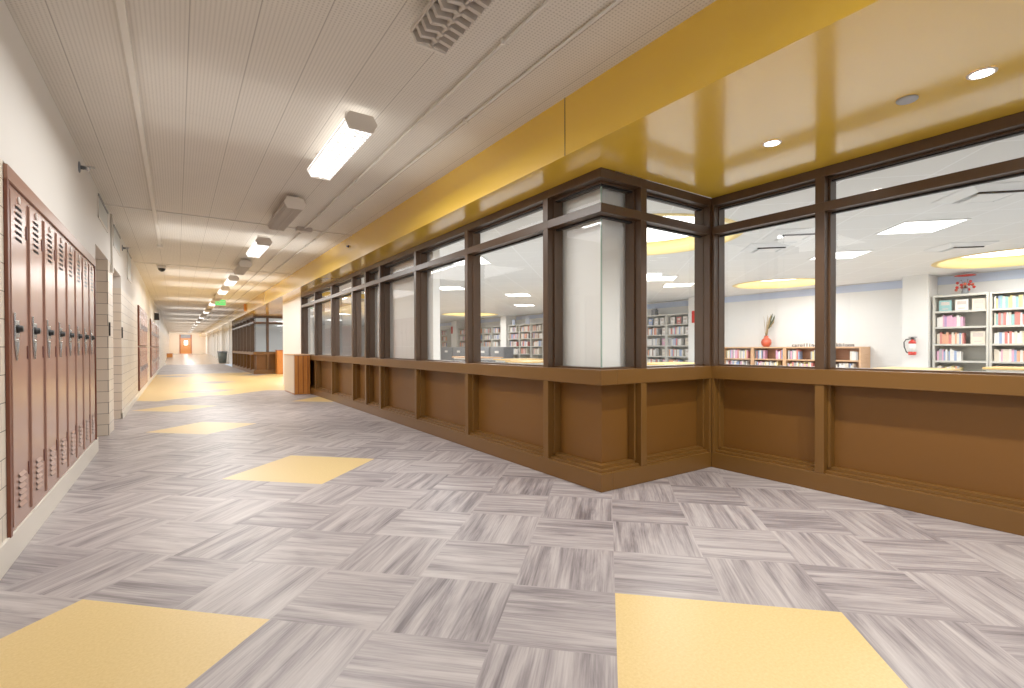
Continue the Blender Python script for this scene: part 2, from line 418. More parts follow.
# ------------------------------------------------------------------ glazed screens above panelled wainscot
Z_RB, Z_RT, Z_HB, Z_TB, Z_TT = .824, .942, 2.42, 2.156, 2.226
GD = .11; FD = .16; PD = .125                              # glass depth, frame depth
TRIM = [30]; WIN = [0]
def screen(side, mp, s0, s1, mull, s_glass0=None, s_glass1=None, own=True, back='white', thin=()):
    """mp(s,d) -> x,y ; mullions are centre positions; bays lie between them."""
    def pane(a, b, z0, z1):
        p, q = mp(a, GD), mp(b, GD)
        return MB().add([(p[0], p[1], z0), (q[0], q[1], z0), (q[0], q[1], z1), (p[0], p[1], z1)], [(0, 1, 2, 3)])
    def bx(mb, a, b, d0, d1, z0, z1, mi=0):
        if s_glass0 and abs(a-s0) < 1e-6: a = s0+d0 if own else s0+d1+.0004      # butt joint at the outer corner
        x0, y0 = mp(a, d0); x1, y1 = mp(b, d1); return mb.box(x0, x1, y0, y1, z0, z1, mi)
    def base(s): x, y = mp(s, .05); return (x, y, 0)
    H = lambda c: .013 if c in thin else .034
    wl = struct(empty('wall_'+side, base((s0+s1)/2)))
    pan = MB(); bx(pan, s0, s1, PD, PD+.02, .0, Z_RT-.02); pan.build('wall_panel', 'panel', wl)
    bx(MB(), s0, s1, PD+.021, .2, 0, Z_RT-.02).build('inner_face', back, wl)
    bb = struct(empty('baseboard_'+side, base((s0+s1)/2)))
    bx(MB(), s0, s1, 0, PD-.001, 0, .141).build('base_board', 'brown', bb, bev=.004)
    q = MB(); bx(q, s0, s1, .024, PD-.002, .12, .162); bx(q, s0, s1, .066, PD-.003, .15, .186)
    q.build('base_moulding', 'brown', bb)
    TRIM[0] += 1
    rl = struct(empty('trim_%d' % TRIM[0], base((s0+s1)/2)))
    bx(MB(), s0, s1, -.006, .17, Z_RB, Z_RT).build('sill_rail', 'brown', rl, bev=.003)
    q = MB(); bx(q, s0, s1, GD-.045, GD+.05, Z_RT, Z_RT+.014); q.build('glazing_stop', 'brownshade', rl)
    bx(MB(), s0, s1, .171, .30, Z_RT-.05, Z_RT-.018).build('inner_sill', 'white', rl)
    edges = ([s0] if s_glass0 is not None else []) + list(mull) + ([s1] if s_glass1 is not None else [])
    for mc in mull:
        q = MB(); hw = H(mc); bx(q, mc-hw, mc+hw, 0, PD-.001, .1415, Z_RB-.0005); q.build('stile', 'brown', wl, bev=.003)
    for k in range(len(edges)-1):
        a, b = edges[k], edges[k+1]
        ca, cb = (a in mull), (b in mull)
        a2 = a+H(a) if ca else a+GD; b2 = b-H(b) if cb else b-GD
        # recessed panel moulding
        q = MB()
        if ca: bx(q, a2+.0005, a2+.022, .055, PD-.001, .1855, Z_RB-.001)
        if cb: bx(q, b2-.022, b2-.0005, .055, PD-.001, .1855, Z_RB-.001)
        if q.v: q.build('panel_moulding', 'brown', wl, bev=.002)
        WIN[0] += 1
        w = struct(empty('window_%d' % WIN[0], base((a+b)/2)))
        aa = a if not ca else a-H(a); bbx = b if not cb else b-H(b)
        if k == len(edges)-2 and cb: bbx = b+H(b)
        g0, g1 = (a2-.004, b2+.004) if True else 0
        if not ca: g0 = a+GD
        if not cb: g1 = b-GD
        pane(g0, g1, Z_RT+.002, Z_TB+.01).build('glass_pane', 'glass', w)
        pane(g0, g1, Z_TT-.01, Z_HB+.01).build('transom_pane', 'glass', w)
        q = MB(); e0 = a if not ca else aa; e1 = b if not cb else bbx
        bx(q, e0, e1, 0, FD, Z_HB, ZS-.002); bx(q, a2 if ca else a, b2 if cb else b-GD+.02, GD-.045, GD+.05, Z_HB-.016, Z_HB); q.build('head_rail', 'brownshade', w, bev=.003)
        q = MB(); bx(q, e0, e1, 0, FD, Z_TB, Z_TT); q.build('transom_rail', 'brownshade', w, bev=.003)
        q = MB()
        bx(q, a2 if ca else a, b2 if cb else b-GD+.02, GD-.03, GD-.002, Z_HB-.026, Z_HB-.016); bx(q, a2 if ca else a, b2 if cb else b-GD+.02, GD-.03, GD-.002, Z_TB-.014, Z_TB)
        q.build('shade_strip', 'shade_strip', w)  # black strips paint the shaded reveal under head and transom rails
        sides = [(a, 1, ca)] + ([(b, -1, cb)] if True else [])
        for (c, sg, is_m) in sides:
            if not is_m: continue
            q = MB(); hw = H(c)
            if sg == 1: bx(q, c-hw, c+hw, 0, FD, Z_RT, Z_TB); bx(q, c-hw, c+hw, 0, FD, Z_TT, Z_HB)
            elif k == len(edges)-2: bx(q, c-hw, c+hw, 0, FD, Z_RT, Z_TB); bx(q, c-hw, c+hw, 0, FD, Z_TT, Z_HB)
            e = c + sg*hw
            for (zz0, zz1) in ((Z_RT, Z_TB), (Z_TT, Z_HB)): bx(q, e, e+sg*(.016 if hw > .02 else .006), GD-.045, GD+.05, zz0, zz1)
            q.build('mullion', 'brownshade', w, bev=.002)

r1 = lambda s, d: (X1+d, s)
rr = lambda s, d: (s, YC+d)
r2 = lambda s, d: (X2+d, s)
screen('right', r1, YC, YW1, [3.427, 4.87, 6.31, 7.74, 8.47, 9.24, 10.73, 12.24, 13.77], s_glass0=True)
screen('return', rr, X1, X2, [3.155, X2-.014], s_glass0=True, own=False, thin=[X2-.014])
screen('recess', r2, YBACK, YC, [YBACK+.05, -1.06, .37, 1.80, YC-.014], thin=[YC-.014])
struct(MB().box(X2, X2+.17, YC, YC+.17, 0, ZS-.002).build('trim_60', 'brownshade'))
struct(MB().box(X1+GD-.003, X1+GD+.006, YC+GD-.003, YC+GD+.006, Z_RT, Z_TB).box(X1+GD-.003, X1+GD+.006, YC+GD-.003, YC+GD+.006, Z_TT, Z_HB).build('trim_61', 'glassedge'))
# second bay further down the corridor
rr2 = lambda s, d: (s, YB2+d)
screen('far', r1, YB2, YB3, [24.6, 26.0, 27.4, 28.8, 30.2, 31.6, YB3-.05], s_glass0=True)
screen('far_return', rr2, X1, X2+.3, [3.22, X2+.25], s_glass0=True, own=False)

# ------------------------------------------------------------------ library shell
def lib_ceiling():
    outer = [(X1+.16, YBACK), (XB+.1, YBACK), (XB+.1, 34.5), (X1+.16, 34.5)]
    rings = [(11.8, 2.0, 1.1), (11.85, 6.15, .92), (5.3, 4.65, 1.22), (11.0, 19.7, 1.2)]
    def key(p): return p
    # recess area of the corridor must stay free: three rectangles
    m = MB()
    rects = [(X2+.17, XB+.1, YBACK, YC+.17), (X1+.17, XB+.1, YC+.17, YW1), (4.6, XB+.1, YW1, YB2), (X1+.17, XB+.1, YB2, 34.5)]
    poly = [(X2+.17, YBACK), (XB+.1, YBACK), (XB+.1, 34.5), (X1+.17, 34.5), (X1+.17, YB2), (4.6, YB2), (4.6, YW1), (X1+.17, YW1), (X1+.17, YC+.17), (X2+.17, YC+.17)]
    loops = [[Vector((x, y, 0)) for x, y in poly]]
    for cx, cy, r in rings: loops.append([Vector((cx+r*math.cos(2*PI*k/64), cy+r*math.sin(2*PI*k/64), 0)) for k in range(63, -1, -1)])
    flat = [v for l in loops for v in l]
    tris = tessellate_polygon(loops)
    m.add([(v.x, v.y, ZLIB) for v in flat], [tuple(t) for t in tris])
    struct(m.build('ceiling', 'libceil'))
    struct(MB().box(X1+.17, XB+.1, YBACK, 34.5, ZLIB+.36, ZLIB+.4).build('ceiling', 'libceil'))
    names = ['round yellow ceiling tray above the grey bookcase by the fire extinguisher',
             'round yellow ceiling tray in front of the low wooden bookcases',
             'round yellow ceiling tray nearest the corner post, seen through the return window',
             'round yellow ceiling tray far off above the long grey bookcases']
    for (cx, cy, r), nm in zip(rings, names):
        t = thing('ceiling_tray', nm, 'ceiling tray', (cx, cy, ZLIB), 'round yellow ceiling trays')
        n = 64; q = MB(); vs = []
        for (rad, z) in ((r+.09, ZLIB-.004), (r, ZLIB-.012), (r, ZLIB+.2)):
            vs += [(cx+rad*math.cos(2*PI*k/n), cy+rad*math.sin(2*PI*k/n), z) for k in range(n)]
        fs = [(i*n+k, i*n+(k+1) % n, (i+1)*n+(k+1) % n, (i+1)*n+k) for i in range(2) for k in range(n)]
        q.add(vs, fs, 0, True); q.build('tray_side', 'domeyellow', t)
        MB().lathe([(r, .2), (r, .22)], (cx, cy, ZLIB), 2, 64, sm=False).build('tray_top', 'white', t)
        MB().lathe([(r*.88, .17), (r*.88, .195)], (cx, cy, ZLIB), 2, 64, sm=False).build('light_disc', 'troffer', t)
lib_ceiling()
m = MB().box(XB, XB+.1, YBACK, 34.5, 0, ZLIB+.4)
struct(m.build('wall_library_back', 'libwall'))
struct(MB().box(X1+.2, XB, 34.4, 34.5, 0, ZLIB+.4).build('wall_library_end', 'libwall'))
struct(MB().box(X2+.2, XB, YBACK-.1, YBACK, 0, ZLIB+.4).build('wall_library_near', 'libwall'))
struct(MB().box(XB-.02, XB, YBACK, 34.4, ZLIB-.19, ZLIB-.02).build('trim_70', 'blue'))
for k, (a, b, x0) in enumerate(((3.575, 4.02, 12.9), (8.95, 9.40, 12.85), (19.6, 20.1, 12.9), (24.66, 25.3, 12.9))):
    struct(MB().box(x0, XB-.021, a, b, 0, ZLIB).build('wall_column', 'white'))
struct(MB().box(2.86, 3.42, 2.93, 3.46, 0, ZLIB-.005).build('wall_column', 'column'))
struct(MB().box(2.86, 2.96, 6.14, 8.6, 0, ZLIB-.005).build('wall_column', 'column'))

# ------------------------------------------------------------------ lockers
def near_lockers():
    x0 = -1.2; xt = XL+.001; xf = XL+.006; za, zb = .151, 2.06
    t = thing('locker_surround', 'red-brown metal surround framing the row of tall lockers', 'locker surround', (xf, 5.2, za))
    MB().box(xt, xf+.012, 3.54, 6.86, 1.985, zb).build('top_trim', 'lockertrim', t, bev=.003)
    MB().box(xt, xf+.01, 3.54, 3.575, za, 1.984).build('side_trim', 'lockeredge', t, bev=.002)
    MB().box(xt, xf+.01, 6.825, 6.86, za, 1.984).build('side_trim', 'lockeredge', t, bev=.002)
    first = None
    for i in range(8):
        y0 = 3.608+.4015*i
        lab = 'tall red-brown steel locker, ' + ORD[i] + ' from the near end of the row' if i < 7 else 'tall red-brown steel locker at the far end of the near row'
        loc = (xf, y0, za+.001)
        if first is None:
            L = thing('steel_locker', lab, 'locker', loc, 'tall lockers on the left wall')
            m = MB().box(x0, xf-.013, y0-.013, y0+.386, za+.001, 1.983)                # carcass
            m.box(xf-.012, xf-.003, y0-.013, y0-.001, za+.001, 1.983).box(xf-.012, xf-.003, y0+.311, y0+.386, za+.001, 1.983)
            m.box(xf-.012, xf-.003, y0-.001, y0+.311, 1.958, 1.983).box(xf-.012, xf-.003, y0-.001, y0+.311, za+.001, za+.03)
            m.build('locker_frame', 'locker', L)
            MB().box(xf-.011, xf+.008, y0+.003, y0+.307, za+.034, 1.952).build('door', 'locker', L, bev=.003)
            D = bpy.data.objects[[c.name for c in L.children if c.name.startswith('door')][0]]
            m = MB(); m2 = MB()
            for k in range(6):
                z = 1.885-.034*k
                m.prism([(y0+.09, z), (y0+.215, z), (y0+.215, z-.013), (y0+.09, z-.013)], 0, xf+.0085, xf+.0093, 0)
                m.add([(xf+.0085, y0+.088, z+.004), (xf+.0085, y0+.217, z+.004), (xf+.017, y0+.217, z-.003), (xf+.017, y0+.088, z-.003)], [(0, 1, 2, 3)], 1)
                z = .447-.033*k
                m2.add([(xf+.0085, y0+.09, z), (xf+.0085, y0+.215, z), (xf+.02, y0+.215, z-.017), (xf+.02, y0+.09, z-.017), (xf+.0085, y0+.09, z-.02), (xf+.0085, y0+.215, z-.02)],
                       [(0, 1, 2, 3), (3, 2, 5, 4)], 0)
            m.build('upper_louvers', ['slot', 'locker'], D); m2.build('lower_louvers', 'locker', D)
            MB().lathe([(.02, 0), (.022, .004), (.018, .007)], (xf+.008, y0+.15, 1.925), 0, 16).build('number_plate', 'plate', D)
            MB().box(xf+.008, xf+.0155, y0+.03, y0+.115, 1.18, 1.27).box(xf+.008, xf+.014, y0+.03, y0+.05, 1.16, 1.31).build('latch_plate', 'chrome', D, bev=.003)
            k = MB().lathe([(.023, 0), (.023, .005), (.019, .008), (.018, .018), (.015, .021)], (xf+.016, y0+.075, 1.225), 0, 20).build('combination_dial', 'black', D)
            MB().prism([(y0+.035, 1.165), (y0+.05, 1.172), (y0+.10, 1.172), (y0+.115, 1.165), (y0+.112, 1.13), (y0+.08, 1.055), (y0+.07, 1.055), (y0+.038, 1.13)], 0, xf+.0085, xf+.015).build('pull_handle', 'chrome', D, bev=.003)
            MB().prism([(y0+.055, 1.155), (y0+.095, 1.155), (y0+.093, 1.135), (y0+.078, 1.095), (y0+.072, 1.095), (y0+.057, 1.135)], 0, xf+.0152, xf+.0158).build('handle_recess', 'cabinet', D)
            for z in (1.74, 1.06, .40):
                MB().box(xf-.002, xf+.013, y0+.303, y0+.322, z, z+.075).build('hinge', 'hinge', D, bev=.002)
            first = L
        else:
            copy_tree(first, loc, lab)
near_lockers()
def far_lockers(Y0, n, w, nm, grp):
    first = {}
    for i in range(n):
        for tier, (za, zb) in enumerate((((.16, 1.15)), ((1.17, 2.09)))):
            y = Y0+i*w; xf = XL+.04
            lab = 'short red-brown locker in the %s row of the %s bank on the left wall' % (('lower', 'upper')[tier], nm)
            if tier not in first:
                L = thing('steel_locker', lab, 'locker', (xf, y, za), grp+(' lower row', ' upper row')[tier])
                MB().box(XL+.003, xf-.012, y+.001, y+w-.001, za, zb).build('locker_frame', 'lockeredge', L)
                MB().box(xf-.012, xf, y+.015, y+w-.03, za+.02, zb-.02).build('door', 'locker', L, bev=.003)
                D = bpy.data.objects[[c.name for c in L.children if c.name.startswith('door')][0]]
                q = MB()
                for k in range(4): q.box(xf, xf+.002, y+.1, y+.22, zb-.1-.03*k, zb-.112-.03*k)
                q.build('louvers', 'slot', D)
                MB().box(xf, xf+.02, y+.04, y+.07, (za+zb)/2-.07, (za+zb)/2+.05).build('handle', 'chrome', D)
                first[tier] = L
            else: copy_tree(first[tier], (xf, y, za))
far_lockers(13.9, 9, .388, 'middle', 'middle bank of lockers')
far_lockers(20.1, 12, .388, 'farther', 'farther bank of lockers')
far_lockers(25.3, 9, .388, 'farthest', 'farthest bank of lockers')

# ------------------------------------------------------------------ left wall fittings
for i, (a, b, z0, z1, lab) in enumerate(((7.23, 8.15, 2.59, 2.86, 'pale panelled wall vent above the first alcove past the lockers'),
        (8.87, 9.85, 2.55, 2.85, 'pale panelled wall vent above the second alcove'), (11.2, 12.1, 2.36, 2.87, 'tall pale wall vent beyond both alcoves'))):
    t = thing('wall_vent', lab, 'vent', (XL, (a+b)/2, z0), 'vents high on the left wall')
    MB().box(XL+.001, XL+.005, a+.03, b-.03, z0+.03, z1-.03).build('vent_panel', 'ventpanel', t)
    MB().box(XL+.001, XL+.008, a, a+.03, z0, z1).box(XL+.001, XL+.008, b-.03, b, z0, z1).box(XL+.001, XL+.008, a, b, z0, z0+.03).build('frame', 'plaster', t)
    MB().box(XL+.001, XL+.014, a, b, z1-.03, z1).build('top_edge', 'cabinet', t)
for (y, z, lab) in ((5.95, 2.765, 'chrome sidewall sprinkler above the tall lockers'), (10.25, 2.75, 'chrome sidewall sprinkler past the second alcove')):
    t = thing('sidewall_sprinkler', lab, 'sprinkler', (XL, y, z), 'sidewall sprinklers on the left wall')
    MB().lathe([(.05, -.003), (.05, .006), (.035, .012)], (XL, y, z), 0, 20).build('escutcheon', 'cabinet', t)
    MB().lathe([(.018, 0), (.018, .04), (.024, .045), (.024, .06), (.012, .065)], (XL+.01, y, z), 0, 14).build('pipe', 'chrome', t)
    MB().box(XL+.075, XL+.11, y-.03, y+.03, z+.012, z+.016).box(XL+.07, XL+.082, y-.004, y+.004, z-.012, z+.014).build('deflector', 'chrome', t)
t = thing('wall_conduit', 'thin cream conduit running down from the ceiling between two wall vents', 'conduit', (XL+.015, 8.5, 2.2))
MB().tube([(XL+.014, 8.5, 2.2), (XL+.014, 8.5, ZC-.002)], .012).build('pipe', 'conduit', t)
MB().box(XL+.001, XL+.03, 8.46, 8.54, 2.13, 2.23).build('junction_box', 'conduit', t, bev=.004)
for (y, lab) in ((8.215, 'black pull bar on the pier between the two alcoves'), (10.0, 'black pull bar on the wall edge beyond the second alcove')):
    tag(MB().box(XL-.002, XL+.018, y, y+.016, 1.28, 1.455).build('pull_bar', 'black', loc=(XL, y, 1.28), bev=.004), lab, 'pull bar', 'black pull bars by the alcoves')
t = thing('wall_speaker', 'dark brown box speaker high on the left wall above the far lockers', 'speaker', (XL, 24.2, 2.23))
MB().box(XL+.001, XL+.16, 24.0, 24.3, 2.23, 2.5).build('housing', 'speaker', t, bev=.01)
MB().box(XL+.02, XL+.14, 23.99, 23.999, 2.25, 2.48).build('grille', 'black', t)
t = thing('wooden_bench', 'small orange wooden box seat at the far left end of the corridor', 'bench', (-.5, 52.7, .286))
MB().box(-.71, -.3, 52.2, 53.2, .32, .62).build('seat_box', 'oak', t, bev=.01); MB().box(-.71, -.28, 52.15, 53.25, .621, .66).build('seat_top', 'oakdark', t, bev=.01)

# ------------------------------------------------------------------ corridor ceiling fittings
tag(MB().box(-.245, -.205, YBACK, 10.5, ZC-.03, ZC-.001).box(-.262, -.19, 10.45, 10.6, ZC-.055, ZC-.001).build('surface_raceway', 'conduit', loc=(-.225, 4, ZC-.03), bev=.005),
    'white surface raceway running along the left side of the corridor ceiling', 'raceway')
for x, lab in ((1.575, 'painted conduit on the ceiling just right of the light fixtures'), (1.87, 'painted conduit on the ceiling nearest the yellow fascia')):
    t = thing('ceiling_conduit', lab, 'conduit', (x, 8, ZC-.03), 'conduits on the corridor ceiling')
    MB().tube([(x, YBACK, ZC-.02), (x, 40, ZC-.02)], .010, 8).build('pipe', 'conduit', t)
    for k in range(12):
        y = 2.4+2.9*k+(0 if x < 1.7 else 1.0)
        MB().box(x-.02, x+.02, y, y+.02, ZC-.034, ZC-.001).build('clip', 'conduit', t, bev=.004)
tag(MB().box(1.47, 1.68, 7.82, 7.95, ZC-.06, ZC-.002).build('junction_box', 'unlit', loc=(1.57, 7.9, ZC-.06), bev=.005), 'small metal junction box on the ceiling conduit past the third light', 'junction box')
t = thing('security_camera', 'dark dome security camera under the corridor ceiling', 'camera', (-.255, 13.2, ZC))
MB().lathe([(.09, 0), (.09, -.05), (.07, -.06)], (-.255, 13.2, ZC-.001), 2, 20).build('base', 'fixture', t)
MB().lathe([(.07, -.061), (.066, -.085), (.048, -.115), (.02, -.13), (.002, -.133)], (-.255, 13.2, ZC), 2, 20).build('dome', 'black', t)

HEX = [(-.122, 0), (-.088, .062), (.088, .062), (.122, 0), (.088, -.066), (-.088, -.066)]
def fixture(lit, label, group):
    Lh = .645; zc = ZC-.113; cx, cy = 1.14, 0
    t = thing('corridor_light', label, 'ceiling light', (cx, cy, zc-.066), group)
    P = lambda p, s=1.0: (cx+p[0]*s, zc+p[1]*s)
    MB().prism([P(p) for p in HEX], 1, cy-Lh, cy-Lh+.014).build('end_cap', 'fixture', t, bev=.003)
    MB().prism([P(p) for p in HEX], 1, cy+Lh-.014, cy+Lh).build('end_cap', 'fixture', t, bev=.003)
    MB().prism([P(p) for p in ((-.119, .001), (-.086, .06), (.086, .06), (.119, .001), (.11, .001), (.08, .05), (-.08, .05), (-.11, .001))], 1, cy-Lh+.0145, cy+Lh-.0145).build('housing', 'litside' if lit else 'fixture', t)
    q = MB(); n = 20; yy = (2*Lh-.03)/n
    for k in range(n+1):
        y = cy-Lh+.015+yy*k
        q.prism([P(p) for p in ((-.116, -.004), (0, -.004), (.116, -.004), (.086, -.062), (.02, -.05), (0, -.064), (-.02, -.05), (-.086, -.062))], 1, max(y-.011, cy-Lh+.0145), min(y+.011, cy+Lh-.0145))
    for p0, p1 in (((-.118, -.002), (-.11, -.018)), ((.11, -.018), (.118, -.002)), ((-.006, -.05), (.006, -.002))):
        q.box(cx+p0[0], cx+p1[0], cy-Lh+.0145, cy+Lh-.0145, zc+p0[1], zc+p1[1])
    q.build('louver', 'litl' if lit else 'unlit', t)
    for s in (-.05, .05):
        MB().tube([(cx+s, cy-Lh+.02, zc+.018), (cx+s, cy+Lh-.02, zc+.018)], .016, 10).build('lamp_tube', 'lit' if lit else 'dark', t)
    for s in (-1, 1):
        MB().box(cx-.07, cx+.07, cy+s*.48-.03, cy+s*.48+.03, zc+.0625, ZC-.001).build('mount_bracket', 'fixture', t)
    return t
FY = [1.83+2.49*k for k in range(-1, 26)]
pl, pu = None, None
LITY = []
for k, y in enumerate(FY):
    i = k-1                                 # 0 = the nearest fixture seen at the top of the frame
    lit = i in (1, 3, 5, 6) or (i >= 8 and i % 2 == 0) or i < 0
    if lit: LITY.append(y)
    if i == 0: lab = 'unlit ceiling light with open grille at the top edge, nearest the camera'
    elif i < 0: lab = 'lit ceiling light behind the camera end of the row'
    elif i < 6: lab = ('lit' if lit else 'unlit')+' hexagonal ceiling light, '+ORD[i]+' in the corridor row from the camera'
    else: lab = 'small %s ceiling light far along the corridor row' % ('lit' if lit else 'unlit')
    g = ('far lit corridor lights' if lit else 'far unlit corridor lights') if i >= 6 else ('corridor lights behind the camera' if i < 0 else 'corridor lights')
    src = pl if lit else pu
    if src is None:
        src = fixture(lit, lab, g); src.location.y = y
        if lit: pl = src
        else: pu = src
    else: copy_tree(src, (src.location.x, y, src.location.z), lab, g)
def area(name, loc, rot, sx, sy, power, col=(1, .96, .9), spread=180):
    l = bpy.data.lights.new(name, 'AREA'); l.shape = 'RECTANGLE'; l.size = sx; l.size_y = sy; l.energy = power; l.color = col; l.spread = math.radians(spread)
    o = bpy.data.objects.new(name, l); COL.objects.link(o); o.location = loc; o.rotation_euler = rot; return o
for i, y in enumerate(LITY):
    area('corridor_lamp', (1.14, y, ZC-.19), (0, 0, 0), .22, 1.25, 20, (1, .98, .95))
    area('corridor_soft_fill', (.8, y, ZC-.2), (0, 0, 0), 2.2, 2.3, (22, 26, 26, 22)[i] if i < 4 else 18, (1, .98, .95))  # unseen broad fill added around each lit fixture to soften its light
    area('corridor_up_fill', (1.0, y, ZC-.19), (PI, 0, 0), 2.5, 1.2, 1.2 if i < 2 else 4, (1, .97, .92))  # unseen upward wash added to lay bright bands on the ceiling

t = thing('exit_sign', 'small green exit sign hanging from the corridor ceiling', 'sign', (1.3, 20.6, 2.64))
MB().box(1.13, 1.47, 20.6, 20.64, 2.64, 2.86).build('sign_box', 'fixture', t, bev=.005)
MB().box(1.145, 1.455, 20.594, 20.599, 2.655, 2.845).build('sign_face', 'green', t)
MB().box(1.28, 1.32, 20.61, 20.63, 2.861, ZC-.001).build('stem', 'fixture', t)
text_mesh('sign_lettering', 'EXIT', .15, .002, 'white', Matrix.Rotation(PI/2, 3, 'X'), (1.3, 20.591, 2.70), t)

# soffit fittings
for (x, y, lab) in ((3.316, 1.764, 'round recessed downlight in the yellow soffit nearest the inner corner'), (3.345, .715, 'round recessed downlight in the yellow soffit toward the right edge'),
                    (3.4, 17.2, 'small round downlight in the soffit past the white pillar'), (3.4, 19.6, 'farther small round downlight in the soffit past the white pillar')):
    t = thing('recessed_downlight', lab, 'downlight', (x, y, ZS), 'downlights in the yellow soffit')
    MB().lathe([(.045, -.004), (.045, -.001)], (x, y, ZS), 2, 28, sm=False).build('lens', 'down', t)
    n = 28; q = MB(); vs = []
    for (r, z) in ((.046, -.001), (.046, -.006), (.058, -.005), (.06, -.001)): vs += [(x+r*math.cos(2*PI*k/n), y+r*math.sin(2*PI*k/n), ZS+z) for k in range(n)]
    q.add(vs, [(i*n+k, i*n+(k+1) % n, (i+1)*n+(k+1) % n, (i+1)*n+k) for i in range(3) for k in range(n)], 0, True); q.build('trim_ring', 'fixture', t)
    l = bpy.data.lights.new('downlight_lamp', 'SPOT'); l.energy = 70; l.spot_size = math.radians(130); l.spot_blend = .8; l.color = (1, .96, .9); l.shadow_soft_size = .04
    o = bpy.data.objects.new('downlight_lamp', l); COL.objects.link(o); o.location = (x, y, ZS-.03)
t = thing('smoke_detector', 'flat grey round detector on the yellow soffit between the downlights and the fascia', 'detector', (3.35, 1.026, ZS))
MB().lathe([(.045, -.012), (.05, -.008), (.05, -.001)], (3.35, 1.026, ZS), 2, 24).build('disc', 'sensor', t)
tag(MB().lathe([(.025, .004), (.025, -.006), (.012, -.012), (.012, -.03), (.02, -.034)], (XF, 8.134, 2.76), 0, 14).build('fascia_sprinkler', 'black', loc=(XF, 8.134, 2.76)), 'small dark sprinkler head on the yellow fascia', 'sprinkler')
tag(MB().box(XF-.06, XF-.001, 22.6, 22.8, 2.6, 2.9).build('strobe_unit', 'oak', loc=(XF, 22.7, 2.6), bev=.01), 'small amber strobe box on the fascia above the far window bay', 'strobe')

# ------------------------------------------------------------------ wood and cream cabinet, far cabinet, bin
t = thing('low_cabinet', 'low cabinet with cream front and orange wood end beside the white pillar', 'cabinet', (2.48, 13.3, 0))
MB().box(2.305, 2.655, 12.69, 13.95, 0, .93).build('carcass', 'oak', t, bev=.004)
MB().box(2.29, 2.3045, 12.68, 13.96, .03, .94).build('front_panel', 'cream', t)
MB().box(2.285, 2.658, 12.66, 13.97, .935, .962).build('cabinet_top', 'beech', t, bev=.004)
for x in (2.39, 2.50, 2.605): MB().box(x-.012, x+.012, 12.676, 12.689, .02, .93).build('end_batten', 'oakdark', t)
t = thing('wooden_cabinet', 'orange wooden cabinet against the end of the far brown window bay', 'cabinet', (3.78, 23.2, 0))
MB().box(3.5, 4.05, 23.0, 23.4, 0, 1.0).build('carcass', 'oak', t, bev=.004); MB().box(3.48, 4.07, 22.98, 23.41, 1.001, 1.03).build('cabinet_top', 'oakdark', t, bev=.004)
for x in (3.52, 3.79): MB().box(x, x+.245, 22.985, 22.999, .06, .96).build('door', 'oak', t, bev=.003)
t = thing('trash_can', 'grey plastic trash can standing by the far right wall', 'bin', (2.72, 41.5, .034))
MB().lathe([(.24, .04), (.3, .84)], (2.72, 41.5, 0), 2, 24).build('body', 'bin', t)
MB().lathe([(.32, .80), (.33, .82), (.33, .88), (.30, .89)], (2.72, 41.5, 0), 2, 24).build('rim', 'cabinet', t)
tag(MB().lathe([(.2, 0), (.2, -.06), (.17, -.08)], (2.919, 55, 2.35), 0, 20).build('wall_clock', 'black', loc=(2.92, 55, 2.35)), 'round dark clock on the far right wall', 'clock')

# ------------------------------------------------------------------ library contents
def troffer(x, y, lab):
    t = thing('panel_light', lab, 'panel light', (x, y, ZLIB-.01), 'square panel lights in the library ceiling'); t.rotation_euler.z = PI/4
    q = MB(); h = .35
    q.box(x-h, x+h, y-h, y-h+.025, ZLIB-.012, ZLIB-.002).box(x-h, x+h, y+h-.025, y+h, ZLIB-.012, ZLIB-.002).box(x-h, x-h+.025, y-h+.025, y+h-.025, ZLIB-.012, ZLIB-.002).box(x+h-.025, x+h, y-h+.025, y+h-.025, ZLIB-.012, ZLIB-.002)
    q.build('frame', 'white', t); MB().box(x-h+.025, x+h-.025, y-h+.025, y+h-.025, ZLIB-.008, ZLIB-.003).build('diffuser', 'troffer', t)
    area('library_lamp', (x, y, ZLIB-.03), (0, 0, PI/4), .6, .6, 30, (1, 1, 1))
TR = [(7.68, 2.22, 'square panel light seen largest through the right-hand window'), (8.95, 3.65, 'square panel light beside the mullion of the recess window'),
      (8.7, 7.1, 'square panel light seen in the return window, left of a pair'), (10.0, 7.6, 'square panel light seen in the return window, right of a pair'),
      (4.15, 7.5, 'square panel light behind the mullion left of the corner'), (5.7, 11.2, 'square panel light seen over the long wainscot windows, nearer one'),
      (8.05, 11.6, 'square panel light above the far library tables'), (10.2, 14.3, 'square panel light before the far grey bookcases'),
      (6.5, 15.5, 'square panel light deep in the library beyond the wide white column'), (8.5, 18.5, 'square panel light far back in the library'),
      (6.0, 22.5, 'square panel light at the far end of the library'), (7.0, 27.5, 'square panel light behind the second window bay'),
      (8.0, -1.2, 'square panel light beyond the right edge of the frame'), (4.6, 26.5, 'added panel light brightening the inside of the far window bay'), (5.0, 30.5, 'added panel light brightening the back of the far window bay')]  # last two panels are added to brighten the far bay
for a in TR: troffer(*a)
